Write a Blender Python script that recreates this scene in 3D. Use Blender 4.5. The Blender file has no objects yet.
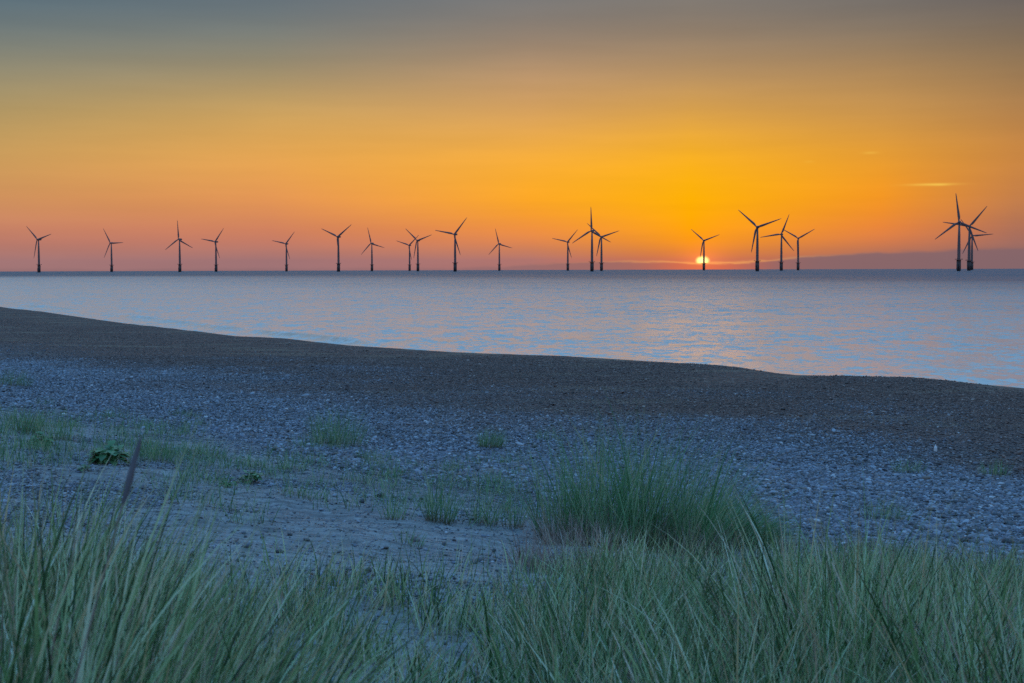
import bpy, math, random
import numpy as np
from mathutils import Matrix, Vector

R = math.radians
random.seed(7)
rng = np.random.default_rng(11)
SC = bpy.context.scene
COL = SC.collection

# ------------------------------------------------------------------ camera
FPX = 1400.0                     # focal length in pixels at 1024 wide
CAMZ = 5.2                       # eye height above the sea (standing on the dune)
EARTH = 7.4e6                    # earth radius with refraction
PITCH = math.atan((341.5 - 268.3) / FPX)
ROLL = -R(0.157)
CAM_R = Matrix.Rotation(R(90) - PITCH, 3, 'X') @ Matrix.Rotation(ROLL, 3, 'Z')
cam_d = bpy.data.cameras.new('camera')
cam = bpy.data.objects.new('camera', cam_d)
COL.objects.link(cam)
m = CAM_R.to_4x4()
m.translation = (0, 0, CAMZ)
cam.matrix_world = m
cam_d.sensor_width = 36
cam_d.lens = FPX / 1024 * 36
cam_d.clip_start = 0.05
cam_d.clip_end = 60000
cam_d.dof.use_dof = True
cam_d.dof.focus_distance = 30
cam_d.dof.aperture_fstop = 7.0
SC.camera = cam


def ray(px, py):
    d = CAM_R @ Vector(((px - 512) / FPX, (341.5 - py) / FPX, -1))
    return d.normalized()


# ------------------------------------------------------------------ render and view
SC.render.engine = 'CYCLES'
SC.view_settings.view_transform = 'Standard'
SC.view_settings.look = 'None'
SC.view_settings.exposure = 0
SC.view_settings.gamma = 1
SC.cycles.max_bounces = 6
SC.cycles.use_denoising = False
SC.cycles.denoising_prefilter = 'FAST'


def lin(c):
    return tuple(((v / 255) / 12.92 if v / 255 <= .04045 else ((v / 255 + .055) / 1.055) ** 2.4) for v in c)


# ------------------------------------------------------------------ node helper
class NT:
    def __init__(s, tree):
        s.t = tree
        s.n = tree.nodes
        s.l = tree.links

    def new(s, kind, **kw):
        n = s.n.new(kind)
        for k, v in kw.items():
            setattr(n, k, v)
        return n

    def put(s, sock, v):
        if isinstance(v, bpy.types.NodeSocket):
            s.l.new(v, sock)
        elif v is not None:
            if hasattr(sock.default_value, '__len__') and isinstance(v, tuple) and len(v) == 3 and len(sock.default_value) == 4:
                v = (*v, 1)
            sock.default_value = v

    def math(s, op, a, b=None, c=None, clamp=False):
        n = s.new('ShaderNodeMath', operation=op, use_clamp=clamp)
        for i, v in enumerate((a, b, c)):
            if v is not None:
                s.put(n.inputs[i], v)
        return n.outputs[0]

    def mix(s, f, a, b, mode='MIX'):
        n = s.new('ShaderNodeMix', data_type='RGBA', blend_type=mode)
        n.clamp_factor = True
        s.put(n.inputs[0], f)
        s.put(n.inputs[6], a)
        s.put(n.inputs[7], b)
        return n.outputs[2]

    def rng(s, v, a, b, c=0., d=1., smooth=False):
        n = s.new('ShaderNodeMapRange', interpolation_type='SMOOTHSTEP' if smooth else 'LINEAR')
        n.clamp = True
        for i, x in enumerate((v, a, b, c, d)):
            s.put(n.inputs[i], x)
        return n.outputs[0]

    def ramp(s, f, stops, interp='LINEAR'):
        n = s.new('ShaderNodeValToRGB')
        cr = n.color_ramp
        cr.interpolation = interp
        while len(cr.elements) < len(stops):
            cr.elements.new(.5)
        for e, (p, c) in zip(cr.elements, stops):
            e.position = p
        for e, (p, c) in zip(cr.elements, stops):
            e.color = (*c, 1) if len(c) == 3 else c
        s.put(n.inputs[0], f)
        return n.outputs[0]

    def noise(s, vec, scale, detail=3., rough=.5, dim='3D', out=0):
        n = s.new('ShaderNodeTexNoise', noise_dimensions=dim)
        if vec is not None:
            s.put(n.inputs['Vector'], vec)
        n.inputs['Scale'].default_value = scale
        n.inputs['Detail'].default_value = detail
        n.inputs['Roughness'].default_value = rough
        return n.outputs[out]

    def mapping(s, vec, scale=(1, 1, 1), rot=(0, 0, 0), loc=(0, 0, 0)):
        n = s.new('ShaderNodeMapping')
        s.put(n.inputs['Vector'], vec)
        n.inputs['Scale'].default_value = scale
        n.inputs['Rotation'].default_value = rot
        n.inputs['Location'].default_value = loc
        return n.outputs[0]

    def attr(s, name, out='Fac'):
        n = s.new('ShaderNodeAttribute', attribute_name=name)
        return n.outputs[out]


# ------------------------------------------------------------------ sky
SUN_AZ = math.degrees(math.atan2(702.5 - 512, FPX))      # degrees right of the camera axis
SUN_EL = 0.285
world = bpy.data.worlds.new('World')
SC.world = world
world.use_nodes = True
W = NT(world.node_tree)
W.n.clear()
tc = W.new('ShaderNodeTexCoord').outputs['Generated']
sep = W.new('ShaderNodeSeparateXYZ')
W.put(sep.inputs[0], tc)
el = W.math('MULTIPLY', W.math('ARCSINE', sep.outputs[2]), 180 / math.pi)
az0 = W.math('SUBTRACT', W.math('MULTIPLY', W.math('ARCTAN2', sep.outputs[0], sep.outputs[1]), 180 / math.pi), SUN_AZ)
az = W.math('SUBTRACT', W.math('WRAP', W.math('ADD', az0, 180), 360, 0), 180)
pel = W.math('POWER', W.math('DIVIDE', W.math('MAXIMUM', el, 0), 90), .5)

ZEN = (98, 200, 288)  # zenith set brighter and bluer than the visible sky, to light the foreground
EL = [10.9, 9.3, 7.65, 6.05, 4.43, 2.8, 1.36, .34]
COLUMNS = {   # azimuth from the sun: sky colour at the elevations above, then brightened to light the foreground at 16, 26 and 45 degrees
    -180: ([(104, 122, 150), (108, 122, 148), (112, 122, 146), (115, 120, 142), (116, 116, 136), (112, 108, 128), (100, 98, 120), (90, 92, 115)],
           [(114, 150, 196), (146, 172, 204), (124, 190, 255)]),
    -75: ([(92, 112, 130), (102, 117, 132), (118, 124, 130), (132, 128, 125), (142, 128, 120), (145, 122, 118), (138, 112, 116), (122, 106, 118)],
          [(110, 142, 183), (146, 172, 204), (124, 190, 255)]),
    -28.5: ([(80, 105, 121), (107, 121, 125), (145, 140, 117), (177, 152, 100), (203, 158, 92), (209, 147, 93), (195, 125, 104), (160, 117, 118)],
            [(98, 132, 171), (146, 172, 204), (124, 190, 255)]),
    -17.5: ([(97, 112, 124), (121, 126, 121), (166, 147, 110), (211, 166, 94), (232, 167, 82), (228, 150, 84), (206, 126, 99), (158, 115, 118)],
            [(106, 135, 171), (146, 172, 204), (124, 190, 255)]),
    -7: ([(116, 118, 120), (148, 131, 115), (190, 150, 108), (222, 166, 92), (250, 176, 58), (255, 170, 34), (238, 140, 72), (172, 115, 112)],
         [(114, 139, 170), (146, 172, 204), (124, 190, 255)]),
    -.5: ([(122, 119, 116), (146, 127, 108), (186, 147, 100), (226, 166, 74), (251, 178, 34), (255, 179, 2), (255, 160, 8), (205, 112, 80)],
          [(114, 140, 170), (146, 172, 204), (124, 190, 255)]),
    7: ([(111, 109, 109), (131, 117, 102), (175, 137, 91), (202, 149, 79), (233, 159, 52), (248, 154, 32), (232, 130, 66), (160, 108, 102)],
        [(114, 135, 168), (146, 172, 204), (124, 190, 255)]),
    12: ([(100, 97, 101), (120, 107, 94), (152, 122, 86), (178, 130, 79), (206, 138, 66), (200, 129, 72), (176, 113, 92), (132, 101, 106)],
         [(110, 130, 166), (146, 172, 204), (124, 190, 255)]),
    32: ([(90, 100, 112), (104, 106, 110), (124, 114, 106), (142, 120, 100), (158, 122, 92), (158, 116, 94), (146, 108, 102), (126, 100, 108)],
         [(104, 132, 172), (146, 172, 204), (124, 190, 255)]),
    85: ([(92, 112, 130), (102, 117, 132), (118, 124, 130), (132, 128, 125), (142, 128, 120), (145, 122, 118), (138, 112, 116), (122, 106, 118)],
         [(110, 142, 183), (146, 172, 204), (124, 190, 255)]),
    180: ([(104, 122, 150), (108, 122, 148), (112, 122, 146), (115, 120, 142), (116, 116, 136), (112, 108, 128), (100, 98, 120), (90, 92, 115)],
          [(114, 150, 196), (146, 172, 204), (124, 190, 255)]),
}
SAMPLES = [0, .34, .7, 1.1, 1.6, 2.2, 2.8, 3.4, 4.0, 4.6, 5.3, 6.05, 6.8, 7.65, 8.5, 9.3, 10.1, 10.9, 12, 14, 17, 21, 26, 33, 45, 60, 90]
sky = None
prev_a = None
for a, (low, high) in COLUMNS.items():
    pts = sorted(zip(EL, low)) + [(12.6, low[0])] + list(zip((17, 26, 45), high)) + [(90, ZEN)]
    pts = [(0, pts[0][1])] + pts
    es = np.array([p[0] for p in pts]) ** .5
    cs = np.array([p[1] for p in pts], float)
    # smooth the hand-read and brightened colours a little
    q = np.array(SAMPLES) ** .5
    fine = np.linspace(0, 90 ** .5, 700)
    sm = []
    for k in range(3):
        v = np.interp(fine, es, cs[:, k])
        ker = np.exp(-.5 * (np.arange(-18, 19) / 7.) ** 2)
        ker /= ker.sum()
        v = np.convolve(np.pad(v, 18, mode='edge'), ker, 'valid')
        sm.append(np.interp(q, fine, v))
    stops = [((e / 90) ** .5, lin((sm[0][i], sm[1][i], sm[2][i]))) for i, e in enumerate(SAMPLES)]
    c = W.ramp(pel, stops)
    if sky is None:
        sky = c
    else:
        sky = W.mix(W.rng(az, prev_a, a), sky, c)
    prev_a = a

# faint long cirrus texture
vcl = W.new('ShaderNodeCombineXYZ')
W.put(vcl.inputs[0], W.math('MULTIPLY', az, .05))
W.put(vcl.inputs[1], W.math('MULTIPLY', el, .55))
cir = W.rng(W.noise(vcl.outputs[0], 1.6, 4, .55), .35, .7, .965, 1.035)
sky = W.mix(1, sky, cir, 'MULTIPLY')


def gauss(v, c, s):
    d = W.math('DIVIDE', W.math('SUBTRACT', v, c), s)
    return W.math('EXPONENT', W.math('MULTIPLY', W.math('MULTIPLY', d, d), -1))


# cloud bank low over the sea, thicker to the right
edge = W.new('ShaderNodeFloatCurve')
W.put(edge.inputs['Value'], W.rng(az, -20, 40))
cv = edge.mapping.curves[0]
for k, (a, e) in enumerate([(-20, .0), (-9.5, .02), (-4, .25), (-1.5, .22), (0, .2), (1.5, .22), (4, .43), (13, .72), (25, .85), (40, .5)]):
    p = ((a + 20) / 60, e)
    if k == 0:
        cv.points[0].location = p
    elif k == 9:
        cv.points[-1].location = p
    else:
        cv.points.new(*p)
edge.mapping.update()
vb = W.new('ShaderNodeCombineXYZ')
W.put(vb.inputs[0], W.math('MULTIPLY', az, .35))
W.put(vb.inputs[1], W.math('MULTIPLY', el, 1.5))
edge_e = W.math('ADD', edge.outputs[0], W.rng(W.noise(vb.outputs[0], 1.5, 4, .6), .3, .7, -.06, .06))
bank = W.rng(W.math('SUBTRACT', edge_e, el), -.09, .07, 0, 1, True)
bank_c = W.mix(gauss(az, 0, 2.2), lin((133, 102, 106)), lin((214, 104, 72)))
lining = W.math('MULTIPLY', gauss(W.math('SUBTRACT', el, edge_e), .0, .045), gauss(az, .3, 3.6))
sky = W.mix(W.math('MULTIPLY', bank, W.rng(az, -11, 3, .35, .88)), sky, bank_c)
sky = W.mix(W.math('MULTIPLY', lining, .55), sky, lin((255, 178, 96)))
# two thin lit streaks of cloud
for (a, e, sa, se, k) in ((8.9, 3.22, .85, .05, .5), (9.2, 3.2, .3, .04, .3), (6.55, 4.5, .28, .05, .22), (4.2, 4.2, .2, .05, .1)):
    sky = W.mix(W.math('MULTIPLY', W.math('MULTIPLY', gauss(az, a, sa), gauss(el, e, se)), k), sky, lin((255, 214, 90)))
# the sun, half sunk behind the bank, and the glow of the air round it
da = W.math('MULTIPLY', az, .72)
de = W.math('SUBTRACT', el, SUN_EL)
dist = W.math('SQRT', W.math('ADD', W.math('MULTIPLY', da, da), W.math('MULTIPLY', de, de)))
glow = W.math('EXPONENT', W.math('MULTIPLY', W.math('DIVIDE', dist, .5), -1))
add = W.new('ShaderNodeVectorMath', operation='SCALE')
add.inputs[0].default_value = (.6, .12, .01)
W.put(add.inputs['Scale'], W.math('MULTIPLY', glow, W.rng(bank, 0, 1, .8, .45)))
sky = W.mix(1, sky, add.outputs[0], 'ADD')
disc = W.math('MULTIPLY', W.rng(dist, .245, .05, 0, 1, True), W.rng(bank, .75, .2, .04, 1, True))
add2 = W.new('ShaderNodeVectorMath', operation='SCALE')
add2.inputs[0].default_value = (1.6, 1.5, .42)
W.put(add2.inputs['Scale'], disc)
sky = W.mix(1, sky, add2.outputs[0], 'ADD')
bg = W.new('ShaderNodeBackground')
W.put(bg.inputs['Color'], sky)
bg.inputs['Strength'].default_value = 1
wo = W.new('ShaderNodeOutputWorld')
W.l.new(bg.outputs[0], wo.inputs[0])
world.cycles.sampling_method = 'MANUAL'
world.cycles.sample_map_resolution = 1024

# the sun itself, weak because it has only just cleared the sea
sl = bpy.data.lights.new('sun', 'SUN')
sl.energy = .004
sl.color = (1, .5, .18)
sl.angle = R(5)      # veiled by the cloud bank
sun = bpy.data.objects.new('sun', sl)
COL.objects.link(sun)
sa, se = R(SUN_AZ), R(SUN_EL + .2)
sun.rotation_euler = Vector((-math.sin(sa) * math.cos(se), -math.cos(sa) * math.cos(se), -math.sin(se))).to_track_quat('-Z', 'Y').to_euler()


# ------------------------------------------------------------------ mesh helpers
def mesh_np(name, V, F, mat=None, smooth=False, attrs=None):
    """F: (n, k) int array of equal sized faces"""
    me = bpy.data.meshes.new(name)
    V = np.asarray(V, np.float32)
    F = np.asarray(F, np.int32)
    n, k = F.shape
    me.vertices.add(len(V))
    me.vertices.foreach_set('co', V.ravel())
    me.loops.add(n * k)
    me.loops.foreach_set('vertex_index', F.ravel())
    me.polygons.add(n)
    me.polygons.foreach_set('loop_start', np.arange(n, dtype=np.int32) * k)
    me.polygons.foreach_set('loop_total', np.full(n, k, np.int32))
    if smooth:
        me.polygons.foreach_set('use_smooth', np.ones(n, bool))
    for an, v in (attrs or {}).items():
        a = me.attributes.new(an, 'FLOAT', 'POINT')
        a.data.foreach_set('value', np.asarray(v, np.float32).ravel())
    me.update(calc_edges=True)
    if mat:
        me.materials.append(mat)
    return me


def link(name, me, parent=None, **props):
    o = bpy.data.objects.new(name, me)
    COL.objects.link(o)
    if parent:
        o.parent = parent
    for k, v in props.items():
        o[k] = v
    return o


def thing(name, label, cat, loc, rz=0, group=None):
    o = link(name, None)
    o.location = loc
    o.rotation_euler.z = rz
    o.empty_display_size = .2
    o['label'] = label
    o['category'] = cat
    if group:
        o['group'] = group
    return o


# value noise on numpy arrays
_P = rng.random((256, 256))


def vnoise(x, y):
    xi = np.floor(x).astype(int)
    yi = np.floor(y).astype(int)
    fx = x - xi
    fy = y - yi
    fx = fx * fx * fx * (fx * (fx * 6 - 15) + 10)
    fy = fy * fy * fy * (fy * (fy * 6 - 15) + 10)
    g = lambda a, b: _P[a % 256, b % 256]
    return ((g(xi, yi) * (1 - fx) + g(xi + 1, yi) * fx) * (1 - fy) + (g(xi, yi + 1) * (1 - fx) + g(xi + 1, yi + 1) * fx) * fy) * 2 - 1


def fbm(x, y, sc, oct=4, gain=.5):
    v = 0
    a = 1
    c, s = math.cos(.6), math.sin(.6)
    x, y = x / sc, y / sc
    for i in range(oct):
        v = v + a * vnoise(x + 17.3 * i, y + 9.1 * i)
        x, y = (c * x - s * y) * 2.03, (s * x + c * y) * 2.03
        a *= gain
    return v


# ------------------------------------------------------------------ the lie of the beach
ZC = 1.2                          # height of the shingle crest
CREST = []
for (px, py) in [(0, 307.5), (30, 311), (100, 321), (180, 330), (220, 335), (272, 337.5), (300, 341), (340, 345), (440, 351), (512, 353.8), (562, 355.5), (647, 361.5), (690, 364), (715, 366.5), (752, 372.5), (792, 376), (850, 376.6), (912, 377.8), (947, 381.5), (985, 385.5), (1024, 389)]:
    d = ray(px, py)
    k = (ZC - CAMZ) / d.z
    CREST.append((d.x * k, d.y * k))
CREST = np.array(CREST)
d0 = CREST[0] - CREST[2]
d1 = np.array((.66, -.75))
CREST = np.vstack([CREST[0] + d0 / np.linalg.norm(d0) * 700, CREST, CREST[-1] + d1 * 300])


def shore_s(x, y):
    """signed distance landward of the shingle crest"""
    best = np.full(np.shape(x), 1e9)
    sign = np.ones(np.shape(x))
    for (ax, ay), (bx, by) in zip(CREST[:-1], CREST[1:]):
        ex, ey = bx - ax, by - ay
        L2 = ex * ex + ey * ey
        t = np.clip(((x - ax) * ex + (y - ay) * ey) / L2, 0, 1)
        dx, dy = x - ax - t * ex, y - ay - t * ey
        dd = np.hypot(dx, dy)
        cr = ex * dy - ey * dx
        upd = dd < best
        sign = np.where(upd, np.where(cr < 0, 1, -1), sign)
        best = np.where(upd, dd, best)
    return best * sign


PROF = np.array([(-400, -12), (-60, -3.5), (-25, -1.5), (-10, -.45), (-7, .1), (-3, .8), (-1, 1.12), (0, 1.2), (2, 1.2), (6, 1.18), (11.6, 1.32), (20, 1.52), (26.5, 1.78), (31, 2.2),
                 (36, 2.86), (38, 3.1), (39.4, 3.27), (40.8, 3.47), (42, 3.58), (44, 3.66), (50, 3.9), (70, 5.0), (120, 6), (900, 8)])


def ground_z(x, y, detail=True):
    s = shore_s(x, y)
    z = np.interp(s, PROF[:, 0], PROF[:, 1])
    near = np.clip((s - 26) / 10, 0, 1)
    land = np.clip((s + 4) / 6, 0, 1)
    z = z + fbm(x, y, 11., 3) * (.06 * land + .04 * near)
    if detail:
        z = z + fbm(x + 40, y, .9, 4, .55) * (.012 * land + .028 * near)
        z = z + fbm(x, y + 70, .22, 2) * .009 * near
        rp = vnoise(x / 1.1 + fbm(x, y, 1.7, 2) * .5, y / .26 + x * .35)
        z = z + rp * .016 * near
    return z


def at(px, py):
    """the point of the beach seen at a pixel of the photograph"""
    d = ray(px, py)
    t = np.geomspace(1.5, 300, 5000)
    x, y, z = d.x * t, d.y * t, CAMZ + d.z * t
    g = ground_z(x, y)
    i = int(np.argmax(z < g))
    return Vector((x[i], y[i], g[i]))


def gz(x, y):
    return float(ground_z(np.array([x]), np.array([y]))[0])


# ------------------------------------------------------------------ materials
def material(name):
    mt = bpy.data.materials.new(name)
    mt.use_nodes = True
    t = NT(mt.node_tree)
    b = mt.node_tree.nodes['Principled BSDF']
    return mt, t, b


def mat_beach():
    mt, t, b = material('sand_and_shingle')
    co = t.new('ShaderNodeTexCoord').outputs['Object']
    s = t.attr('shore')
    ws = t.math('ADD', s, t.rng(t.noise(co, .12, 4, .6), .25, .75, -5, 5))
    # dark brown fine shingle by the crest, blue grey flints in the belt, sand on the dune foot
    grit = t.noise(co, 14, 5, .7)
    cell = t.new('ShaderNodeTexVoronoi', feature='F1')
    t.put(cell.inputs['Vector'], t.mapping(co, (1, 1, .6)))
    cell.inputs['Scale'].default_value = 15
    stone_r = t.new('ShaderNodeSeparateColor')
    t.put(stone_r.inputs[0], cell.outputs['Color'])
    fine = t.ramp(stone_r.outputs[0], [(0, (.04, .021, .016)), (.35, (.105, .053, .038)), (.7, (.16, .084, .06)), (.93, (.23, .145, .115)), (1, (.40, .30, .25))])
    flint = t.ramp(stone_r.outputs[1], [(0, (.03, .03, .034)), (.4, (.075, .075, .08)), (.75, (.13, .13, .14)), (.95, (.22, .22, .23)), (1, (.4, .4, .4))])
    patch = t.rng(t.noise(co, .28, 4, .6), .42, .6, 0, 1, True)
    strk = t.rng(t.noise(t.mapping(co, (.14, .5, 1), (0, 0, R(-52))), 1, 4, .6), .52, .62, 0, 1, True)
    upper = t.mix(strk, fine, t.mix(.32, fine, (.34, .25, .16)))
    col = t.mix(t.rng(ws, 12, 24, 0, 1, True), upper, flint)
    sand = t.mix(t.noise(co, 3.5, 6, .7), (.31, .30, .285), (.46, .45, .43))
    streak = t.noise(t.mapping(co, (2.2, 9, 1), (0, 0, R(-18))), 1, 5, .7)
    sand = t.mix(t.rng(streak, .42, .62, 0, .8), sand, (.13, .115, .11))
    sand = t.mix(t.rng(t.noise(co, 45, 3, .7), .5, .72, 0, .8), sand, (.10, .09, .09))
    sand = t.mix(t.rng(t.noise(co, 30, 2, .6), .62, .75, 0, .6), sand, (.62, .58, .53))
    gap = t.rng(t.noise(co, .6, 4, .6), .36, .64, 0, .8, True)
    sandy = t.mix(t.math('MULTIPLY', gap, t.rng(ws, 40, 32, .25, 1)), sand, t.mix(.45, flint, sand))
    col = t.mix(t.rng(ws, 27.5, 31.5, 0, 1, True), col, sandy)
    t.put(b.inputs['Base Color'], col)
    b.inputs['Roughness'].default_value = .8
    b.inputs['Specular IOR Level'].default_value = .3
    h = t.math('ADD', t.math('MULTIPLY', cell.outputs['Distance'], t.rng(ws, 26, 34, -.9, -.15)), t.math('MULTIPLY', grit, .35))
    bp = t.new('ShaderNodeBump')
    bp.inputs['Distance'].default_value = .05
    bp.inputs['Strength'].default_value = .8
    t.put(bp.inputs['Height'], h)
    t.put(b.inputs['Normal'], bp.outputs[0])
    return mt


SEA_CHOP = 2.7


def mat_sea():
    mt, t, b = material('sea_water')
    co = t.new('ShaderNodeTexCoord').outputs['Object']
    b.inputs['Base Color'].default_value = (.03, .06, .075, 1)
    b.inputs['IOR'].default_value = 1.65
    # facets of the choppy water, sampled point by point so that they stay steep to the horizon
    def facets(scale, rot, detail):
        n = t.noise(t.mapping(co, scale, (0, 0, R(rot))), 1, detail, .6, out=1)
        v = t.new('ShaderNodeVectorMath', operation='SUBTRACT')
        t.put(v.inputs[0], n)
        v.inputs[1].default_value = (.5, .5, .5)
        return v.outputs[0]

    def scaled(v, k):
        n = t.new('ShaderNodeVectorMath', operation='SCALE')
        t.put(n.inputs[0], v)
        t.put(n.inputs['Scale'], k)
        return n.outputs[0]

    def plus(a, c):
        n = t.new('ShaderNodeVectorMath', operation='ADD')
        t.put(n.inputs[0], a)
        t.put(n.inputs[1], c)
        return n.outputs[0]
    v = plus(plus(scaled(facets((.45, .26, 1), 8, 2), 1.0), scaled(facets((1.6, 1.0, 1), -20, 2), 1.2)), scaled(facets((4., 3.5, 1), 15, 2), 1.0))
    slick = t.noise(t.mapping(co, (.004, .016, 1), (0, 0, R(-4))), 1, 4, .6)
    slick2 = t.noise(t.mapping(co, (.03, .09, 1), (0, 0, R(-8))), 1, 3, .6)
    k = t.rng(t.math('ADD', t.math('MULTIPLY', slick, .6), t.math('MULTIPLY', slick2, .4)), .36, .64, .35, 1.5, True)
    k = t.math('MULTIPLY', k, t.rng(t.attr('shore'), -170, -12, 1.0, .45))
    k = t.math('MULTIPLY', k, SEA_CHOP)
    flat = t.new('ShaderNodeVectorMath', operation='MULTIPLY')
    t.put(flat.inputs[0], scaled(v, k))
    flat.inputs[1].default_value = (1, 1, 0)
    geo = t.new('ShaderNodeNewGeometry')
    nn = t.new('ShaderNodeVectorMath', operation='NORMALIZE')
    t.put(nn.inputs[0], plus(geo.outputs['Normal'], flat.outputs[0]))
    t.put(b.inputs['Normal'], nn.outputs[0])
    t.put(b.inputs['Roughness'], t.rng(t.attr('shore'), -700, -12, .38, .22))
    foam = t.math('MULTIPLY', t.attr('foam'), t.rng(t.noise(co, 1.3, 4, .7), .4, .55))
    t.put(b.inputs['Base Color'], t.mix(foam, t.mix(t.rng(t.attr('shore'), -420, -14, 0, 1, False), (.02, .06, .09), (.78, .66, .55)), (.8, .8, .8)))
    t.put(b.inputs['Specular IOR Level'], t.rng(foam, 0, 1, .5, .1))
    return mt


def mat_plain(name, col, rough=.6, var=.12, scale=8., spec=.4):
    mt, t, b = material(name)
    co = t.new('ShaderNodeTexCoord').outputs['Object']
    n = t.noise(co, scale, 4, .6)
    a = tuple(max(0, c * (1 - var)) for c in col)
    c2 = tuple(min(1, c * (1 + var)) for c in col)
    t.put(b.inputs['Base Color'], t.mix(n, a, c2))
    b.inputs['Roughness'].default_value = rough
    b.inputs['Specular IOR Level'].default_value = spec
    return mt


def mat_leaf(name, stops, base_col, base_to=.3, trans=.38):
    mt, t, b = material(name)
    tint = t.attr('tint')
    up = t.attr('along')
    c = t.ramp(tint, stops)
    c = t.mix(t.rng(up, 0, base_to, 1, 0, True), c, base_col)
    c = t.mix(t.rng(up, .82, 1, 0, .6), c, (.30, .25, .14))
    t.put(b.inputs['Base Color'], c)
    b.inputs['Roughness'].default_value = .42
    b.inputs['Specular IOR Level'].default_value = .5
    tr = t.new('ShaderNodeBsdfTranslucent')
    t.put(tr.inputs[0], c)
    mx = t.new('ShaderNodeMixShader')
    mx.inputs[0].default_value = trans
    t.l.new(b.outputs[0], mx.inputs[1])
    t.l.new(tr.outputs[0], mx.inputs[2])
    t.l.new(mx.outputs[0], mt.node_tree.nodes['Material Output'].inputs[0])
    return mt


M_BEACH = mat_beach()
M_SEA = mat_sea()
M_LEAF = mat_leaf('marram_green', [(0, (.02, .06, .02)), (.3, (.08, .19, .065)), (.5, (.28, .46, .18)), (.68, (.52, .70, .38)), (.8, (.80, .88, .66)), (.86, (.66, .54, .28)), (.94, (.44, .34, .22)), (1, (.9, .84, .66))], (.24, .2, .11), .22)
M_FAR = mat_leaf('marram_deep_green', [(0, (.05, .16, .06)), (.5, (.16, .36, .15)), (.8, (.34, .52, .27)), (1, (.58, .54, .34))], (.16, .12, .075), .28)
M_DRY = mat_leaf('marram_dry', [(0, (.24, .16, .14)), (.5, (.44, .33, .28)), (1, (.70, .60, .50))], (.2, .14, .1), .2)
M_LITTER = mat_leaf('dead_stems', [(0, (.09, .06, .055)), (.6, (.2, .13, .11)), (1, (.5, .42, .34))], (.15, .1, .08), .1, .1)
M_BROAD = mat_leaf('broad_leaf', [(0, (.07, .19, .08)), (.6, (.13, .28, .11)), (1, (.22, .37, .17))], (.05, .08, .04), .1, .2)
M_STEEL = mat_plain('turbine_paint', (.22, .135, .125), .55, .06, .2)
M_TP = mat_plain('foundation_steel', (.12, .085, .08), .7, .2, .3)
M_TWIG = mat_plain('dry_stem', (.22, .15, .11), .8, .4, 30)
M_WHITE = mat_plain('white_flint', (.8, .79, .76), .5, .08, 12)
M_PLASTIC = mat_plain('white_plastic', (.82, .82, .82), .35, .04, 6)
M_DARKSTONE = mat_plain('dark_flint', (.05, .048, .05), .6, .3, 12)
M_SPIKE = mat_plain('seed_spike', (.12, .095, .1), .8, .35, 60)

# ------------------------------------------------------------------ beach and sea
ang = np.concatenate([np.linspace(-180, -27, 90, endpoint=False), np.linspace(-27, 27, 520, endpoint=False), np.linspace(27, 180, 90, endpoint=False)])
rad = np.concatenate([[.02], np.geomspace(.6, 3.2, 24, endpoint=False), np.geomspace(3.2, 28, 470, endpoint=False), np.geomspace(28, 95, 130, endpoint=False), np.geomspace(95, 900, 50)])
A, RR = np.meshgrid(np.radians(ang), rad)
X, Y = (np.sin(A) * RR).ravel(), (np.cos(A) * RR).ravel()
S = shore_s(X, Y)
Z = ground_z(X, Y)
n, k = len(rad), len(ang)
i, j = np.meshgrid(np.arange(n - 1), np.arange(k), indexing='ij')
i, j = i.ravel(), j.ravel()
F = np.stack([i * k + j, i * k + (j + 1) % k, (i + 1) * k + (j + 1) % k, (i + 1) * k + j], 1)[:, ::-1]
link('beach', mesh_np('beach', np.stack([X, Y, Z], 1), F, M_BEACH, True, {'shore': S}), kind='structure')

ang = np.concatenate([np.linspace(-180, -27, 60, endpoint=False), np.linspace(-27, 27, 260, endpoint=False), np.linspace(27, 180, 60, endpoint=False)])
rad = np.concatenate([[5.], np.geomspace(30, 400, 420, endpoint=False), np.geomspace(400, 14000, 70)])
A, RR = np.meshgrid(np.radians(ang), rad)
X, Y = (np.sin(A) * RR).ravel(), (np.cos(A) * RR).ravel()
R1 = RR.ravel()
S = shore_s(X, Y)
wav = fbm(X * .35, Y, 7., 3) * .07 * np.clip((400 - R1) / 300, 0, 1)
# a low breaking swell just off the crest
br = np.exp(-((S + 13.5 + 1.2 * fbm(X, Y, 14, 2)) / .8) ** 2) * .25 * np.clip(.55 + fbm(X + 5, Y, 22, 2) * 1.2, 0, 1) * np.clip((4 - X) / 14, 0, 1)
Z = -R1 ** 2 / (2 * EARTH) + wav + br
n, k = len(rad), len(ang)
i, j = np.meshgrid(np.arange(n - 1), np.arange(k), indexing='ij')
i, j = i.ravel(), j.ravel()
F = np.stack([i * k + j, i * k + (j + 1) % k, (i + 1) * k + (j + 1) % k, (i + 1) * k + j], 1)[:, ::-1]
link('sea', mesh_np('sea', np.stack([X, Y, Z], 1), F, M_SEA, True, {'shore': S, 'foam': np.clip(br / .28 - .45, 0, .55) * np.clip((-X - 12) / 12, 0, 1)}), kind='structure')


# ------------------------------------------------------------------ wind turbines
def rev(profile, seg=16):
    """turned body about z from (radius, z) pairs"""
    V, Fs = [], []
    a = np.linspace(0, 2 * np.pi, seg, endpoint=False)
    for (r, z) in profile:
        V += [(r * math.cos(t), r * math.sin(t), z) for t in a]
    for i in range(len(profile) - 1):
        for j in range(seg):
            Fs.append((i * seg + j, i * seg + (j + 1) % seg, (i + 1) * seg + (j + 1) % seg, (i + 1) * seg + j))
    return np.array(V), np.array(Fs)


HUB = 67.0
BL = 39.5


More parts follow.
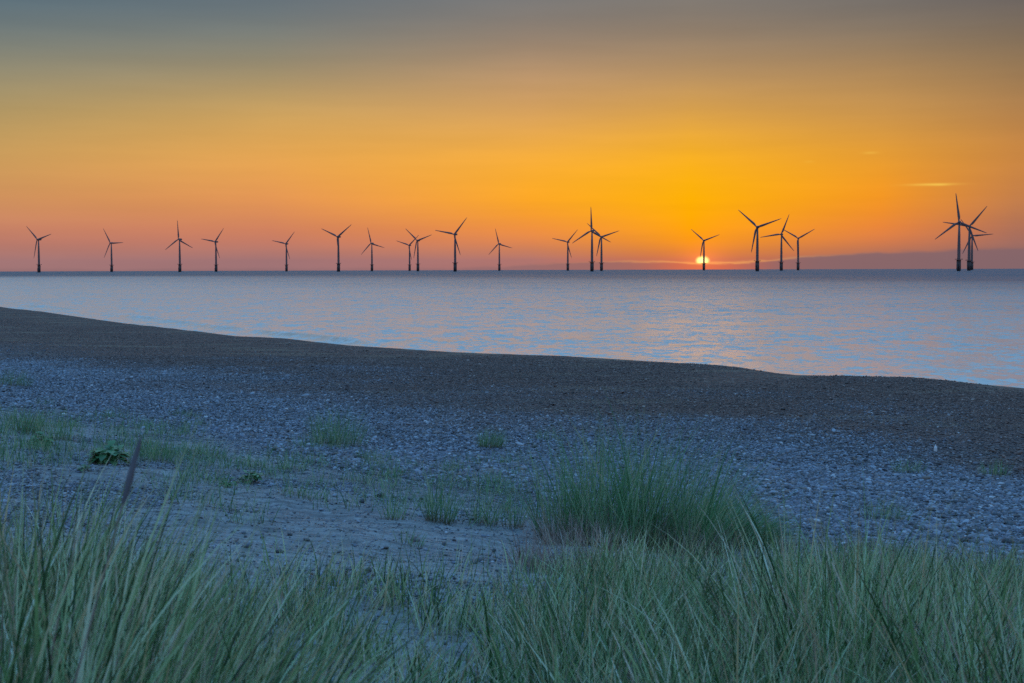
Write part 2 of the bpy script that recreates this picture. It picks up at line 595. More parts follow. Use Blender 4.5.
def box(cx, cy, cz, sx, sy, sz, taper=1.):
    v = []
    for z, k in ((-1, 1), (1, taper)):
        for (a, b) in ((-1, -1), (1, -1), (1, 1), (-1, 1)):
            v.append((cx + a * sx / 2 * k, cy + b * sy / 2 * k, cz + z * sz / 2))
    f = [(0, 3, 2, 1), (4, 5, 6, 7), (0, 1, 5, 4), (1, 2, 6, 5), (2, 3, 7, 6), (3, 0, 4, 7)]
    return np.array(v), np.array(f)


def join(parts):
    V, Fs, o = [], [], 0
    for v, f in parts:
        V.append(v)
        Fs.append(f + o)
        o += len(v)
    return np.vstack(V), np.vstack(Fs)


me_pile = mesh_np('foundation', *rev([(0, -12), (2.6, -12), (2.6, 2), (3.0, 2), (3.0, 15.2), (0, 15.2)], 20), M_TP, False)
rails = [rev([(2.9, 15.3), (5.2, 15.3), (5.2, 15.7), (2.9, 15.7)], 20)]
for h in (16.3, 16.9):
    rails.append(rev([(5.0, h), (5.15, h), (5.15, h + .12), (5.0, h + .12), (5.0, h)], 20))
for q in range(12):
    t = q * math.pi / 6
    rails.append(box(5.07 * math.cos(t), 5.07 * math.sin(t), 16.35, .14, .14, 1.3))
me_deck = mesh_np('platform', *join(rails), M_TP, False)
lad = [box(s * .35, -3.45, 8, .12, .12, 15) for s in (-1, 1)] + [box(0, -3.45, 1.5 + q * .9, .7, .08, .08) for q in range(16)] + [box(s * 1.3, -3.5, 4, .45, .45, 10) for s in (-1, 1)]
me_lad = mesh_np('boat_landing', *join(lad), M_TP, False)
me_tow = mesh_np('tower', *rev([(2.15, 15.75), (2.1, 30), (1.75, 48), (1.2, HUB - 2), (0, HUB - 2)], 20), M_STEEL, True)
nv = []
nf = []
ring = 12
prof = [(-2.6, 1.2, 1.25), (-2.2, 1.7, 1.75), (0, 1.85, 1.95), (4, 1.85, 1.9), (6.6, 1.6, 1.5), (7.3, 1.2, 1.05)]
for (y, hw, hh) in prof:
    for q in range(ring):
        t = 2 * math.pi * (q + .5) / ring
        cx, sx = math.cos(t), math.sin(t)
        p = .45
        nv.append((hw * math.copysign(abs(cx) ** p, cx), y, hh * math.copysign(abs(sx) ** p, sx)))
for a in range(len(prof) - 1):
    for q in range(ring):
        nf.append((a * ring + q, a * ring + (q + 1) % ring, (a + 1) * ring + (q + 1) % ring, (a + 1) * ring + q))
nv += [(0, prof[0][0], 0), (0, prof[-1][0], 0)]
for q in range(0, ring):
    nf.append((len(nv) - 2, (q + 1) % ring, q, q))
    nf.append((len(nv) - 1, (len(prof) - 1) * ring + q, (len(prof) - 1) * ring + (q + 1) % ring, (len(prof) - 1) * ring + (q + 1) % ring))
me_nac = bpy.data.meshes.new('nacelle')
me_nac.from_pydata(nv, [], [tuple(dict.fromkeys(f)) for f in nf])
me_nac.materials.append(M_STEEL)
hv, hf = rev([(0, 2.2), (.8, 1.9), (1.4, 1.0), (1.6, 0), (1.55, -1.2), (1.2, -1.6)], 16)
hv = np.stack([hv[:, 0], -hv[:, 2], hv[:, 1]], 1)
me_hub = mesh_np('hub', hv, hf, M_STEEL, True)
# one blade along +z
bv, bf = [], []
secs = [(1.0, .95, .95, 0), (2.5, 1.0, .9, 0), (5, 1.6, .75, 14), (8, 1.75, .5, 11), (14, 1.5, .34, 7), (22, 1.15, .24, 4), (30, .85, .16, 2), (36, .6, .1, 0), (39, .34, .06, 0), (39.5, .08, .03, 0)]
for (z, cw, th, tw) in secs:
    for q in range(10):
        t = 2 * math.pi * q / 10
        x, y = cw * math.cos(t) + (cw * .35 if z > 3 else 0), th * math.sin(t)
        c, s_ = math.cos(R(tw)), math.sin(R(tw))
        bv.append((x * c - y * s_, x * s_ + y * c, z))
for a in range(len(secs) - 1):
    for q in range(10):
        bf.append((a * 10 + q, a * 10 + (q + 1) % 10, (a + 1) * 10 + (q + 1) % 10, (a + 1) * 10 + q))
me_bl = mesh_np('blade', bv, bf, M_STEEL, True)

TURBINES = [
    (38.5, 239.5, -46, 'dark wind turbine nearest the left end of the long offshore row'),
    (111.3, 243.0, -31, 'small wind turbine second from the left end, one blade level to the right'),
    (179.5, 239.3, -3, 'wind turbine third from the left end, one blade pointing straight up'),
    (215.8, 241.8, 40, 'wind turbine just right of the upright-bladed one in the left group'),
    (286.3, 243.8, 42, 'lone small wind turbine with its blades in a wide lopsided V, fifth from left'),
    (338.3, 236.8, 54, 'taller wind turbine with two blades in an even V, sixth from the left'),
    (371.8, 243.3, -14, 'wind turbine with one blade nearly upright, between the even-V one and a close pair'),
    (409.5, 245.3, 48, 'smaller, farther left-hand turbine of the close pair near mid picture'),
    (417.8, 240.5, -48, 'nearer right-hand turbine of the close pair near mid picture'),
    (455.0, 234.3, 41, 'tall wind turbine standing just right of the close pair, blade raised up right'),
    (499.3, 243.8, -14, 'small wind turbine alone between two taller ones right of mid picture'),
    (567.8, 242.0, 43, 'small wind turbine just left of the overlapping tall pair'),
    (592.0, 230.8, -1, 'tallest turbine of the overlapping pair, one blade straight up'),
    (601.5, 236.8, -47, 'shorter right-hand turbine of the overlapping pair, close behind the tallest one'),
    (704.0, 240.5, -49, 'wind turbine standing in front of the rising sun'),
    (757.5, 227.0, -48, 'tall wind turbine first to the right of the sun'),
    (781.5, 234.3, 22, 'middle turbine of the trio right of the sun, one blade steeply raised'),
    (798.3, 238.3, 61, 'shortest turbine of the trio right of the sun'),
    (959.3, 222.0, -7, 'largest and nearest wind turbine, at the far right of the row'),
    (969.5, 226.4, 40, 'middle turbine of the crowded three at the far right'),
    (972.2, 235.6, -34, 'smallest, rearmost turbine of the crowded three at the far right'),
]
for (px, py, phase, label) in TURBINES:
    d = ray(px, py)
    hd = math.hypot(d.x, d.y)
    te = d.z / hd
    D = 2500.
    for _ in range(30):
        D = (HUB - CAMZ - D * D / (2 * EARTH)) / te
    a = math.atan2(d.x, d.y)
    # all rotors face the same wind, swung a little to the left of the camera
    t = thing('wind_turbine', label, 'wind turbine', (D * d.x / hd, D * d.y / hd, -D * D / (2 * EARTH)), R(-24) + random.uniform(-.05, .05), 'offshore wind turbines standing in the sea')
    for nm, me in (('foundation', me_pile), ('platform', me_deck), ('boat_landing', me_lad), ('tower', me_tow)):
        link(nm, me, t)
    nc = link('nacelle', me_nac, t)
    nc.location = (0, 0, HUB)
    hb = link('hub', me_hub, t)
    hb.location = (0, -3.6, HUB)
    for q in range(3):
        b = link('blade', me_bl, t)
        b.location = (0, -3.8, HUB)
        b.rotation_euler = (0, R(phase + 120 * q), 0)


# ------------------------------------------------------------------ grass
def blade_mesh(name, P, H, Wd, AZ, LEAN, BEND, TINT, mat, seg=6):
    N = len(P)
    t = np.linspace(0, 1, seg + 1)
    th = LEAN[:, None] + BEND[:, None] * t[None] ** 1.6
    ds = H[:, None] / seg
    out = np.zeros((N, seg + 1))
    up = np.zeros((N, seg + 1))
    mid = (th[:, 1:] + th[:, :-1]) / 2
    out[:, 1:] = np.cumsum(np.sin(mid) * ds, 1)
    up[:, 1:] = np.cumsum(np.cos(mid) * ds, 1)
    ca, sa_ = np.cos(AZ)[:, None], np.sin(AZ)[:, None]
    cx = P[:, 0:1] + out * ca
    cy = P[:, 1:2] + out * sa_
    cz = P[:, 2:3] + up
    tw = AZ + np.pi / 2 + rng.normal(0, .7, N)
    tw2 = tw[:, None] + rng.normal(0, .5, N)[:, None] * t[None]
    w = Wd[:, None] * (1 - .93 * t[None] ** 2.2) * .5
    V = np.zeros((N, seg + 1, 2, 3), np.float32)
    for q, sg in ((0, -1), (1, 1)):
        V[:, :, q, 0] = cx + sg * w * np.cos(tw2)
        V[:, :, q, 1] = cy + sg * w * np.sin(tw2)
        V[:, :, q, 2] = cz
    base = (np.arange(N) * (seg + 1) * 2)[:, None]
    k = np.arange(seg)[None] * 2
    F = np.stack([base + k, base + k + 1, base + k + 3, base + k + 2], 2).reshape(-1, 4)
    along = np.broadcast_to(t[None, :, None], (N, seg + 1, 2))
    tint = np.broadcast_to(TINT[:, None, None], (N, seg + 1, 2))
    return mesh_np(name, V.reshape(-1, 3), F, mat, True, {'along': along, 'tint': tint})


WIND = math.radians(10)     # blades drift to the right and slightly away


def tuft_arrays(n, rx, ry, h, hs, w, splay, bend, tmin=0., tmax=1., wind=.1, az_bias=None, cx=0, cy=0):
    r = np.sqrt(rng.random(n))
    f = rng.random(n) * 2 * np.pi
    x = cx + rx * r * np.cos(f)
    y = cy + ry * r * np.sin(f)
    H = np.clip(rng.normal(h, hs, n), h * .35, h * 1.22) * (1 - .25 * r)
    ax = np.cos(f) * r * splay + math.cos(WIND) * wind + rng.normal(0, .19, n)
    ay = np.sin(f) * r * splay + math.sin(WIND) * wind + rng.normal(0, .19, n)
    AZ = np.arctan2(ay, ax)
    LEAN = np.hypot(ax, ay)
    BEND = np.abs(rng.normal(bend, bend * .6, n))
    Wd = w * np.clip(rng.lognormal(-.1, .4, n), .4, 2.0)
    T = rng.uniform(tmin, tmax, n)
    return x, y, H, Wd, AZ, LEAN, BEND, T


def tussock(name, label, cat, loc, parts, group=None, seg=6):
    t = thing(name, label, cat, loc, 0, group)
    for (pn, mat, args) in parts:
        runs = [tuft_arrays(**a) for a in (args if isinstance(args, list) else [args])]
        x, y, H, Wd, AZ, LEAN, BEND, T = (np.concatenate(q) for q in zip(*runs))
        z = ground_z(loc[0] + x, loc[1] + y) - loc[2] - .01
        me = blade_mesh(pn, np.stack([x, y, z], 1), H, Wd, AZ, LEAN, BEND, T, mat, seg)
        link(pn, me, t, kind='stuff')
    return t


G = 'marram grass tussocks on the beach'
# the big green tussock in the middle
def clumps(cnt, wide, deep, h, n, cy0=0, **kw):
    """several small bunches that make up one ragged tussock"""
    out = []
    for q in range(cnt):
        cx, cy = wide * (-1 + 2 * (q * .618034 % 1)) + random.uniform(-.06, .06), cy0 + random.uniform(-deep, deep)
        k = random.uniform(.72, 1.12) * (1 - .25 * (cx / wide) ** 2)
        out.append(dict(n=int(n * random.uniform(.5, 1.4)), rx=random.uniform(.14, .26), ry=random.uniform(.12, .2), h=h * k, hs=h * k * .24,
                        cx=cx, cy=cy, **{**kw, 'wind': kw.get('wind', .1) + random.uniform(-.12, .14) + .22 * cx}))
    return out


c = at(632, 545)
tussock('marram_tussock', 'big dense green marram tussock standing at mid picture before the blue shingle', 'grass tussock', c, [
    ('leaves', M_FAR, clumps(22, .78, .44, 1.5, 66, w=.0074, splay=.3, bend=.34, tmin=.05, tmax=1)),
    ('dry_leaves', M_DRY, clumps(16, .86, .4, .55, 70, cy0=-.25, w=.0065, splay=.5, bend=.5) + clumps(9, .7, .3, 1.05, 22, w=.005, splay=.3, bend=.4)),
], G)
c = at(726, 540)
tussock('marram_tussock', 'low rounded bushy tussock pressed against the right side of the big green one', 'grass tussock', c, [
    ('leaves', M_FAR, dict(n=1700, rx=.5, ry=.4, h=.62, hs=.1, w=.007, splay=.75, bend=.75, tmin=0, tmax=.85, wind=.2)),
    ('dry_leaves', M_DRY, dict(n=150, rx=.5, ry=.4, h=.36, hs=.1, w=.005, splay=.6, bend=.6)),
], G)
c = at(590, 572)
tussock('dead_grass', 'dry purplish dead grass in front of the big green tussock', 'grass tussock', c, [
    ('dry_leaves', M_DRY, clumps(14, .55, .42, .48, 55, w=.006, splay=.55, bend=.6)),
    ('leaves', M_LEAF, clumps(9, .55, .42, .42, 18, w=.007, splay=.4, bend=.5)),
], G)
# sparse small ones in front of the shingle
for (px, py, h, n, rx, lab) in (
        (440, 523, .68, 120, .16, 'thin upright grass tuft with reddish base, tallest of three small ones in the sand'),
        (483, 523, .58, 70, .15, 'thin sparse grass tuft between the two others left of the big tussock'),
        (516, 528, .54, 55, .14, 'thin grass tuft leaning over, right next to the big green tussock'),
        (338, 446, .78, 330, .5, 'wide green grass tuft alone on the blue pebbles left of centre'),
        (320, 449, .34, 150, .55, 'low spreading grass patch at the foot of the wide lone tuft'),
        (491, 448, .46, 240, .26, 'small bright green tuft on the pebbles near mid picture'),
        (14, 386, .6, 200, .5, 'farthest grass tuft, on dark shingle at the left edge'),
        (26, 432, .5, 160, .22, 'bushy green tuft above the left fringe of grass'),
        (908, 473, .34, 90, .3, 'faint thin tuft on the blue pebbles at the right'),
        (996, 476, .36, 100, .3, 'faint thin tuft on the pebbles nearest the right edge'),
        (885, 520, .35, 120, .3, 'yellowish low tuft behind the foreground grass at the right'),
        (156, 462, .42, 110, .25, 'yellowish sparse tuft right of the dark leafy plant'),
        (396, 520, .34, 60, .16, 'tiny wispy dry tuft leaning left of three small tufts'),
        (300, 470, .24, 70, .35, 'low scruffy patch of grass below the wide lone tuft'),
        (372, 459, .26, 70, .3, 'small scruffy tuft right of the wide lone tuft'),
        (205, 455, .34, 110, .3, 'scruffy green tuft at the right end of the left fringe'),
        (62, 440, .42, 150, .3, 'dense green tuft in the left fringe just above the largest leafy plant'),
        (410, 545, .22, 30, .12, 'tiny sprig on the bare pale sand below the three small tufts'),
        (545, 440, .3, 60, .3, 'tiny tuft on the pebbles just above the left end of the big tussock')):
    c = at(px, py)
    tussock('grass_tuft', lab, 'grass tuft', c, [
        ('leaves', M_FAR, dict(n=n, rx=rx, ry=rx * .7, h=h, hs=h * .22, w=.006, splay=.3, bend=.3, tmin=.0, tmax=.95)),
        ('dry_leaves', M_DRY, dict(n=max(8, n // 6), rx=rx * 1.1, ry=rx * .8, h=h * .6, hs=h * .15, w=.005, splay=.5, bend=.5)),
    ], 'small grass tufts on the sand and shingle', 5)

# tall tussocks close to the camera
near = [
    # x, y, rx, ry, height, n, wind, label
    (-1.22, 3.5, .42, .55, 1.22, 1750, .10, 'tallest foreground tussock filling the bottom left corner'),
    (-.88, 4.0, .36, .5, .98, 800, .22, 'leaning foreground tussock second from the left corner'),
    (-.50, 4.3, .32, .5, .68, 420, .32, 'shorter tussock leaning right toward the bare sand at bottom left'),
    (-2.2, 6.2, .55, .7, .95, 1000, .08, 'pale tussock behind the tallest foreground one at the left edge'),
    (.42, 6.6, .55, .7, .66, 520, .02, 'wispy pale green tussock in front of the big middle one'),
    (.80, 4.9, .42, .6, .84, 650, -.05, 'foreground tussock with a pale bent leaf right of bottom centre'),
    (1.55, 6.2, .55, .7, 1.2, 1000, -.02, 'dense tall foreground tussock third from the right corner'),
    (1.02, 3.6, .36, .45, .88, 500, .06, 'blurred close tussock at the bottom edge right of centre'),
    (2.1, 5.2, .5, .7, 1.2, 1000, .04, 'tall foreground tussock beside the right corner'),
    (1.42, 3.5, .36, .4, 1.0, 480, .0, 'closest blurred tussock in the bottom right corner'),
]
near_obj = []
for (x, y, rx, ry, h, n, wd, lab) in near:
    loc = Vector((x, y, gz(x, y)))
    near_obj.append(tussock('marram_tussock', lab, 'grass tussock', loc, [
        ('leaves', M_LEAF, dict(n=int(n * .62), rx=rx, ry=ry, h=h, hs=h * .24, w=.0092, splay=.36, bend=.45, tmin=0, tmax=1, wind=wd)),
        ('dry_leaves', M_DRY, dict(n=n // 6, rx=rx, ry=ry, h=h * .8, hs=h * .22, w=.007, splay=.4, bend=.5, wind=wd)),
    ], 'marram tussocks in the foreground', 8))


def one_leaf(parent, name, x, y, h, w, az, lean, bend, tint, mat):
    z = gz(parent.location.x + x, parent.location.y + y) - parent.location.z - .01
    a = lambda v: np.array([v], float)
    link(name, blade_mesh(name, np.array([[x, y, z]]), a(h), a(w), a(az), a(lean), a(bend), a(tint), mat, 14), parent)


# a few broad single leaves that stand out of the blur
for _ in range(12):
    one_leaf(near_obj[7], 'leaf', random.uniform(-.3, .3), random.uniform(-.9, 0), random.uniform(.78, 1.0), .014, random.uniform(0, 6.2), random.uniform(.05, .3), random.uniform(.2, .6), random.uniform(.5, .9), M_LEAF)
    one_leaf(near_obj[9], 'leaf', random.uniform(-.3, .2), random.uniform(-.9, .1), random.uniform(.78, 1.02), .015, random.uniform(0, 6.2), random.uniform(.05, .3), random.uniform(.2, .5), random.uniform(.4, .95), M_LEAF)
    one_leaf(near_obj[0], 'leaf', random.uniform(-.2, .3), random.uniform(-.6, 0), random.uniform(.75, .98), .009, random.uniform(-.6, .6), random.uniform(.05, .25), random.uniform(.1, .5), random.uniform(.3, .8), M_LEAF)
one_leaf(near_obj[5], 'bent_leaf', -.24, -.55, .66, .011, .15, .06, 2.0, .97, M_DRY)


# the purple grey flower spike leaning out of the left tussock
def spike(parent, top, low, rs):
    """a spike between two points in the air, its stem running on down to the ground"""
    dv = (top - low)
    ln = dv.length
    dv.normalize()
    g = low.copy()
    while g.z > gz(g.x, g.y):
        g -= dv * .01
    h = (low - g).length
    q = dv.to_track_quat('Z', 'Y').to_matrix()
    v, f = rev([(.0028, -.02), (.0026, h * .5), (.002, h + .02)], 6)
    st = link('flower_stem', mesh_np('flower_stem', v, f, M_TWIG, True), parent)
    st.matrix_local = Matrix.Translation(g - parent.location) @ q.to_4x4()
    pr = [(.001, h - .005)] + [(rs * k, h + ln * t) for t, k in ((0, .5), (.12, .9), (.35, 1.), (.6, .92), (.82, .65), (.95, .35), (1, .02))]
    v, f = rev(pr, 9)
    v[:, :2] *= (1 + .18 * rng.standard_normal(len(v)))[:, None]
    link('flower_spike', mesh_np('flower_spike', v, f, M_SPIKE, True), st)


def air(px, py, depth):
    d = ray(px, py)
    return Vector((0, 0, CAMZ)) + d * (depth / d.y)


spike(near_obj[0], air(141, 436, 3.0), air(123, 503, 2.9), .0066)

# open dune grass between the tussocks
NN = 110000
x = rng.uniform(-4.2, 5.2, NN)
y = rng.uniform(2.6, 13.5, NN)
z = ground_z(x, y)
RI = np.array(CAM_R.transposed())
pc = np.stack([x, y, z - CAMZ], 1) @ RI.T
px = 512 + FPX * pc[:, 0] / -pc[:, 2]
py = 341.5 - FPX * pc[:, 1] / -pc[:, 2]
clump = np.clip(.48 + fbm(x, y, .42, 3) * 1.3, 0.02, 1)
dens = np.zeros(NN)
hh = np.full(NN, .4)
left = np.clip((360 - px) / 120, 0, 1)
right = np.clip((px - 500) / 90, 0, 1)
dens += left * np.clip((py - 585 - np.clip(px - 120, 0, 300) * .12) / 60, 0, 1) * .8
dens += right * np.clip((py - 525 - np.clip(720 - px, 0, 200) * .25) / 110, 0, 1) * .75
dens += np.clip((py - 570) / 60, 0, 1) * 1.3
dens += np.clip((180 - px) / 160, 0, 1) * np.clip((py - 488) / 40, 0, 1) * .16
hh = .34 + .36 * right * np.clip((py - 560) / 90, 0, 1) + .5 * np.clip((330 - px) / 250, 0, 1) * np.clip((py - 600) / 100, 0, 1)
vis = (px > -120) & (px < 1150)
keep = vis & (rng.random(NN) < dens * np.clip(clump, 0, 1.3) ** 1.7 * .62)
x, y, z, hh = x[keep], y[keep], z[keep], hh[keep]
nb = len(x)
H = hh * rng.uniform(.6, 1.2, nb)
ax = rng.normal(.10, .24, nb)
ay = rng.normal(.02, .2, nb)
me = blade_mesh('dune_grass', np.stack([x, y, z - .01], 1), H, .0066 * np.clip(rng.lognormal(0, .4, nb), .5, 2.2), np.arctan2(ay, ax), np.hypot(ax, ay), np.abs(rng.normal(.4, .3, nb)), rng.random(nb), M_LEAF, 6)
link('dune_grass', me, kind='stuff')

# thin fringe of beach grass along the top of the sand, left
N2 = 6200
fx, fy = [], []
pts = [at(random.uniform(-30, 200), random.choice((random.gauss(428, 9), random.gauss(452, 9)))) for _ in range(90)] + [at(random.uniform(200, 400), random.gauss(470, 10)) for _ in range(14)] + [at(random.uniform(170, 530), random.gauss(486, 16)) for _ in range(46)]
bx = np.array([p.x for p in pts])
by = np.array([p.y for p in pts])
idx = rng.integers(0, len(pts), N2)
x = bx[idx] + rng.normal(0, .16, N2)
y = by[idx] + rng.normal(0, .2, N2)
z = ground_z(x, y)
ax, ay = rng.normal(.08, .3, N2), rng.normal(0, .25, N2)
me = blade_mesh('beach_grass', np.stack([x, y, z - .01], 1), rng.uniform(.1, .34, N2), .007 * rng.uniform(.7, 1.3, N2), np.arctan2(ay, ax), np.hypot(ax, ay), np.abs(rng.normal(.4, .3, N2)), rng.random(N2) ** 1.2, M_FAR, 4)
link('beach_grass', me, kind='stuff')


# ------------------------------------------------------------------ broad leaved beach plants
def leafy(label, px, py, r, n, group):
    c = at(px, py)
    t = thing('leafy_plant', label, 'plant', c, 0, group)
    V, Fs, al, ti = [], [], [], []
    for q in range(n):
        a = random.uniform(0, 2 * math.pi)
        rr = r * math.sqrt(random.random())
        h = r * random.uniform(.15, 1.0) * (1 - .5 * rr / r)
        L, w = r * random.uniform(.35, .6), r * random.uniform(.16, .26)
        tilt = random.uniform(-.5, .7)
        o = len(V)
        d = Vector((math.cos(a), math.sin(a), 0))
        sd = Vector((-math.sin(a), math.cos(a), 0))
        tn = random.random()
        for (u, ww, dz) in ((0, .15, 0), (.3, .9, .06), (.65, 1., .04), (1, .1, -.08)):
            p = d * (rr * .7 + L * u * math.cos(tilt)) + Vector((0, 0, h + L * (u * math.sin(tilt) + dz)))
            for sg in (-1, 1):
                pp = p + sd * sg * w * ww + Vector((0, 0, .25 * w * ww))
                V.append(pp)
                al.append(.4 + .3 * u)
                ti.append(tn)
        for k2 in range(3):
            Fs.append((o + 2 * k2, o + 2 * k2 + 1, o + 2 * k2 + 3, o + 2 * k2 + 2))
    link('leaves', mesh_np('leaves', V, Fs, M_BROAD, True, {'along': al, 'tint': ti}), t, kind='stuff')
    st = []
    for q in range(5):
        v, f = rev([(r * .03, -.02), (r * .02, r * .6)], 5)
        a = q * 1.256
        v[:, 0] += v[:, 2] * .5 * math.cos(a)
        v[:, 1] += v[:, 2] * .5 * math.sin(a)
        st.append((v, f))
    link('stem', mesh_np('stem', *join(st), M_TWIG, True), t)


gp = 'dark leafy plants on the sand'
leafy('dark bushy leafy plant left of the leaning flower spike, largest of its kind', 108, 463, .25, 95, gp)
leafy('low dark leafy plant on pale sand, round cushion of leaves', 251, 482, .15, 60, gp)
leafy('tiny upright dark leafy plant just left of the round leafy cushion', 228, 487, .12, 34, gp)
leafy('small dark leafy plant in the grass fringe at the left edge', 42, 444, .17, 60, gp)
leafy('small leafy plant on the sand below the largest dark one', 84, 471, .09, 30, gp)


# ------------------------------------------------------------------ stones, litter, dry stems
def lump(r, seed, flat=.6):
    import bmesh
    bm = bmesh.new()
    bmesh.ops.create_icosphere(bm, subdivisions=2, radius=r)
    rd = random.Random(seed)
    off = Vector((rd.random() * 9, rd.random() * 9, rd.random() * 9))
    from mathutils import noise as mn
    for v in bm.verts:
        v.co *= 1 + .35 * mn.noise(v.co / r * .9 + off)
        v.co.z *= flat
    for f in bm.faces:
        f.smooth = True
    me = bpy.data.meshes.new('stone')
    bm.to_mesh(me)
    bm.free()
    return me


def stone(label, px, py, r, mat, seed, flat=.7):
    c = at(px, py)
    me = lump(r, seed, flat)
    me.materials.append(mat)
    o = link('stone', me, label=label, category='stone')
    o.location = c + Vector((0, 0, r * flat * .55))
    o.rotation_euler.z = seed


stone('single bright white stone lying on dark shingle at the left', 64, 415.5, .055, M_WHITE, 3)
stone('dark flat stone lying just above the white stone at the left', 62, 410.5, .11, M_DARKSTONE, 5, .4)
stone('small dark stone on the bare sand above the three small grass tufts', 381, 497, .045, M_DARKSTONE, 8)
stone('tiny dark stone on the sand left of the other dark one', 362, 503, .03, M_DARKSTONE, 9)
# a white plastic bottle stuck upright in the shingle
c = at(935.5, 452)
t = thing('plastic_bottle', 'small white plastic bottle standing upright on the shingle at the right', 'bottle', c)
v, f = rev([(0, -.01), (.03, -.01), (.034, .015), (.034, .09), (.028, .108), (.012, .12), (.012, .13), (0, .13)], 14)
link('body', mesh_np('body', v, f, M_PLASTIC, True), t)
v, f = rev([(.014, .13), (.014, .146), (0, .146)], 12)
link('cap', mesh_np('cap', v, f, M_PLASTIC, False), t)

# dry stems strewn over the sand
NT_ = 5200
pts = []
xs, ys = rng.uniform(-9, 5, NT_ * 3), rng.uniform(8, 24, NT_ * 3)
ss = shore_s(xs, ys)
ok = (ss > 28.5) & (ss < 38) & (fbm(xs, ys, 1.3, 3) > -.15)
xs, ys = xs[ok][:NT_], ys[ok][:NT_]
n2 = len(xs)
a = rng.uniform(0, np.pi, n2)
me = blade_mesh('dry_litter', np.stack([xs, ys, ground_z(xs, ys) + .004], 1), rng.uniform(.05, .22, n2), .006 * rng.uniform(.6, 1.6, n2), a, np.full(n2, 1.35) + rng.uniform(-.1, .15, n2), rng.uniform(-.1, .3, n2), rng.random(n2), M_LITTER, 3)
link('dry_litter', me, kind='stuff')


# ------------------------------------------------------------------ pebbles: real stones, instanced on the shingle
def mat_pebble():
    mt, t, b = material('pebble')
    rn = t.new('ShaderNodeObjectInfo').outputs['Random']
    big = t.new('ShaderNodeAttribute', attribute_type='INSTANCER', attribute_name='zone').outputs['Fac']
    c = t.ramp(rn, [(0, (.03, .03, .034)), (.22, (.07, .075, .088)), (.45, (.135, .152, .195)), (.66, (.215, .24, .30)), (.73, (.2, .145, .11)), (.88, (.29, .325, .39)), (.98, (.38, .42, .48)), (1, (.66, .66, .66))])
    br = t.ramp(rn, [(0, (.034, .018, .014)), (.4, (.104, .052, .038)), (.8, (.17, .092, .068)), (.96, (.26, .165, .13)), (1, (.44, .35, .30))])
    c = t.mix(big, br, c)
    co = t.new('ShaderNodeTexCoord').outputs['Object']
    t.put(b.inputs['Base Color'], t.mix(t.rng(t.noise(co, 2.5, 3), .45, .65, 0, .35), c, (.3, .28, .26)))
    b.inputs['Roughness'].default_value = .55
    b.inputs['Specular IOR Level'].default_value = .4
    return mt


NP = 1700000
# triangle of beach in view, sampled in polar form
a = np.radians(rng.uniform(-25, 25, NP))
pick = rng.random(NP)
r = np.where(pick < .24, rng.uniform(6, 26, NP), np.where(pick < .8, np.sqrt(rng.uniform(8 ** 2, 64 ** 2, NP)), 50 + 90 * rng.random(NP) ** 1.6))
x, y = np.sin(a) * r, np.cos(a) * r
s = shore_s(x, y)
sj = s + fbm(x, y, 7, 3) * 2.2
d_belt = np.clip((sj - 14) / 7, 0, 1) * np.clip((30.5 - sj) / 3, 0, 1)
d_fine = np.clip((sj - 1) / 5, 0, 1) * np.clip((19 - sj) / 5, 0, 1) * .45
d_sand = np.clip((sj - 27) / 3, 0, 1) * np.clip((41.5 - s) / 4, 0, 1) * np.clip(.12 + fbm(x + 9, y, 1.6, 3) * .8, .05, 1)
keep = rng.random(NP) < np.maximum(np.maximum(d_belt, d_fine), d_sand)
x, y, s, sj = x[keep], y[keep], s[keep], sj[keep]
n = len(x)
size = np.where(sj > 29.5, .008, np.where(sj > 15, .014, .0125)) * rng.lognormal(0, .45, n)
size = np.clip(size, .005, .075)
zone = np.clip((sj + rng.normal(0, 2.5, n) + fbm(x, y, 5.5, 3) * 6 - 13) / 9, 0, 1)
z = ground_z(x, y) + size * .3
pm = bpy.data.meshes.new('pebbles')
pm.vertices.add(n)
pm.vertices.foreach_set('co', np.stack([x, y, z], 1).astype(np.float32).ravel())
for nm, val in (('sc', np.stack([size * rng.uniform(.8, 1.5, n), size * rng.uniform(.7, 1.1, n), size * rng.uniform(.45, .75, n)], 1)),
                ('ro', np.stack([rng.normal(0, .25, n), rng.normal(0, .25, n), rng.uniform(0, 6.28, n)], 1))):
    at_ = pm.attributes.new(nm, 'FLOAT_VECTOR', 'POINT')
    at_.data.foreach_set('vector', val.astype(np.float32).ravel())
at_ = pm.attributes.new('zone', 'FLOAT', 'POINT')
at_.data.foreach_set('value', zone.astype(np.float32))
peb = link('pebbles', pm, kind='stuff')
ng = bpy.data.node_groups.new('pebble_scatter', 'GeometryNodeTree')
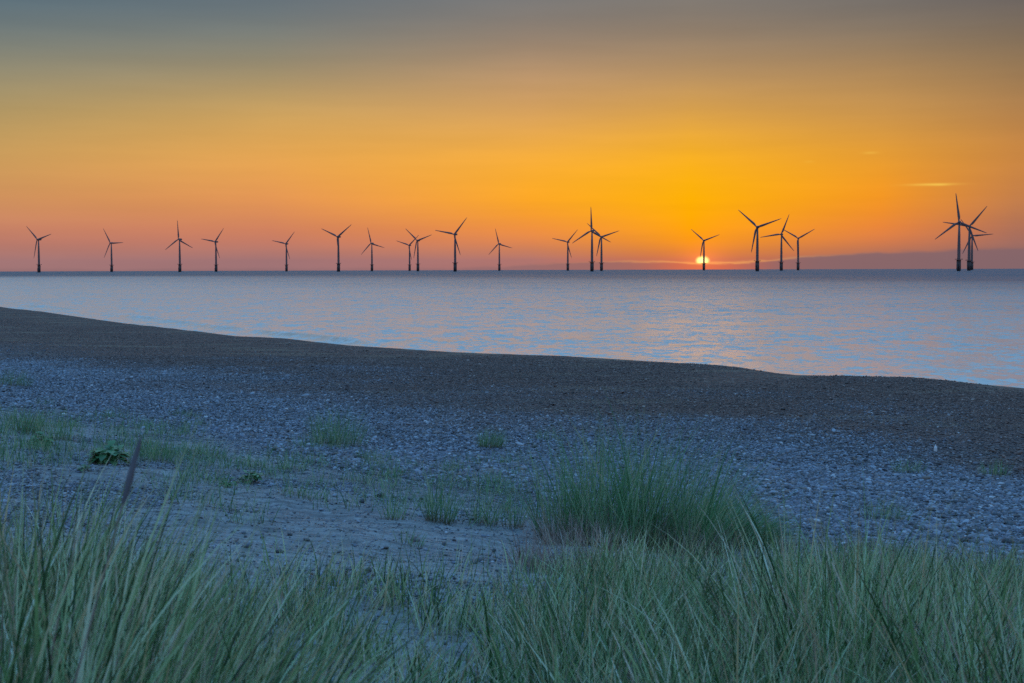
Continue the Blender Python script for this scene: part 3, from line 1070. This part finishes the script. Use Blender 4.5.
ng.interface.new_socket('Geometry', in_out='INPUT', socket_type='NodeSocketGeometry')
ng.interface.new_socket('Geometry', in_out='OUTPUT', socket_type='NodeSocketGeometry')
gi, go = ng.nodes.new('NodeGroupInput'), ng.nodes.new('NodeGroupOutput')
ico = ng.nodes.new('GeometryNodeMeshIcoSphere')
ico.inputs['Subdivisions'].default_value = 2
sp_ = ng.nodes.new('GeometryNodeSetPosition')
nz = ng.nodes.new('ShaderNodeTexNoise')
nz.inputs['Scale'].default_value = .9
sub = ng.nodes.new('ShaderNodeVectorMath')
sub.operation = 'SUBTRACT'
sub.inputs[1].default_value = (.5, .5, .5)
scl = ng.nodes.new('ShaderNodeVectorMath')
scl.operation = 'SCALE'
scl.inputs['Scale'].default_value = .9
ng.links.new(nz.outputs['Color'], sub.inputs[0])
ng.links.new(sub.outputs[0], scl.inputs[0])
ng.links.new(scl.outputs[0], sp_.inputs['Offset'])
ng.links.new(ico.outputs[0], sp_.inputs[0])
sm_ = ng.nodes.new('GeometryNodeSetShadeSmooth')
ng.links.new(sp_.outputs[0], sm_.inputs[0])
smt = ng.nodes.new('GeometryNodeSetMaterial')
smt.inputs['Material'].default_value = mat_pebble()
ng.links.new(sm_.outputs[0], smt.inputs[0])
iop = ng.nodes.new('GeometryNodeInstanceOnPoints')
ng.links.new(gi.outputs[0], iop.inputs['Points'])
ng.links.new(smt.outputs[0], iop.inputs['Instance'])
for nm, sk in (('sc', 'Scale'), ('ro', 'Rotation')):
    na = ng.nodes.new('GeometryNodeInputNamedAttribute')
    na.data_type = 'FLOAT_VECTOR'
    na.inputs['Name'].default_value = nm
    if sk == 'Rotation':
        e2r = ng.nodes.new('FunctionNodeEulerToRotation')
        ng.links.new(na.outputs[0], e2r.inputs[0])
        ng.links.new(e2r.outputs[0], iop.inputs[sk])
    else:
        ng.links.new(na.outputs[0], iop.inputs[sk])
ng.links.new(iop.outputs[0], go.inputs[0])
md = peb.modifiers.new('scatter', 'NODES')
md.node_group = ng
print('pebbles', n, 'grass', nb)
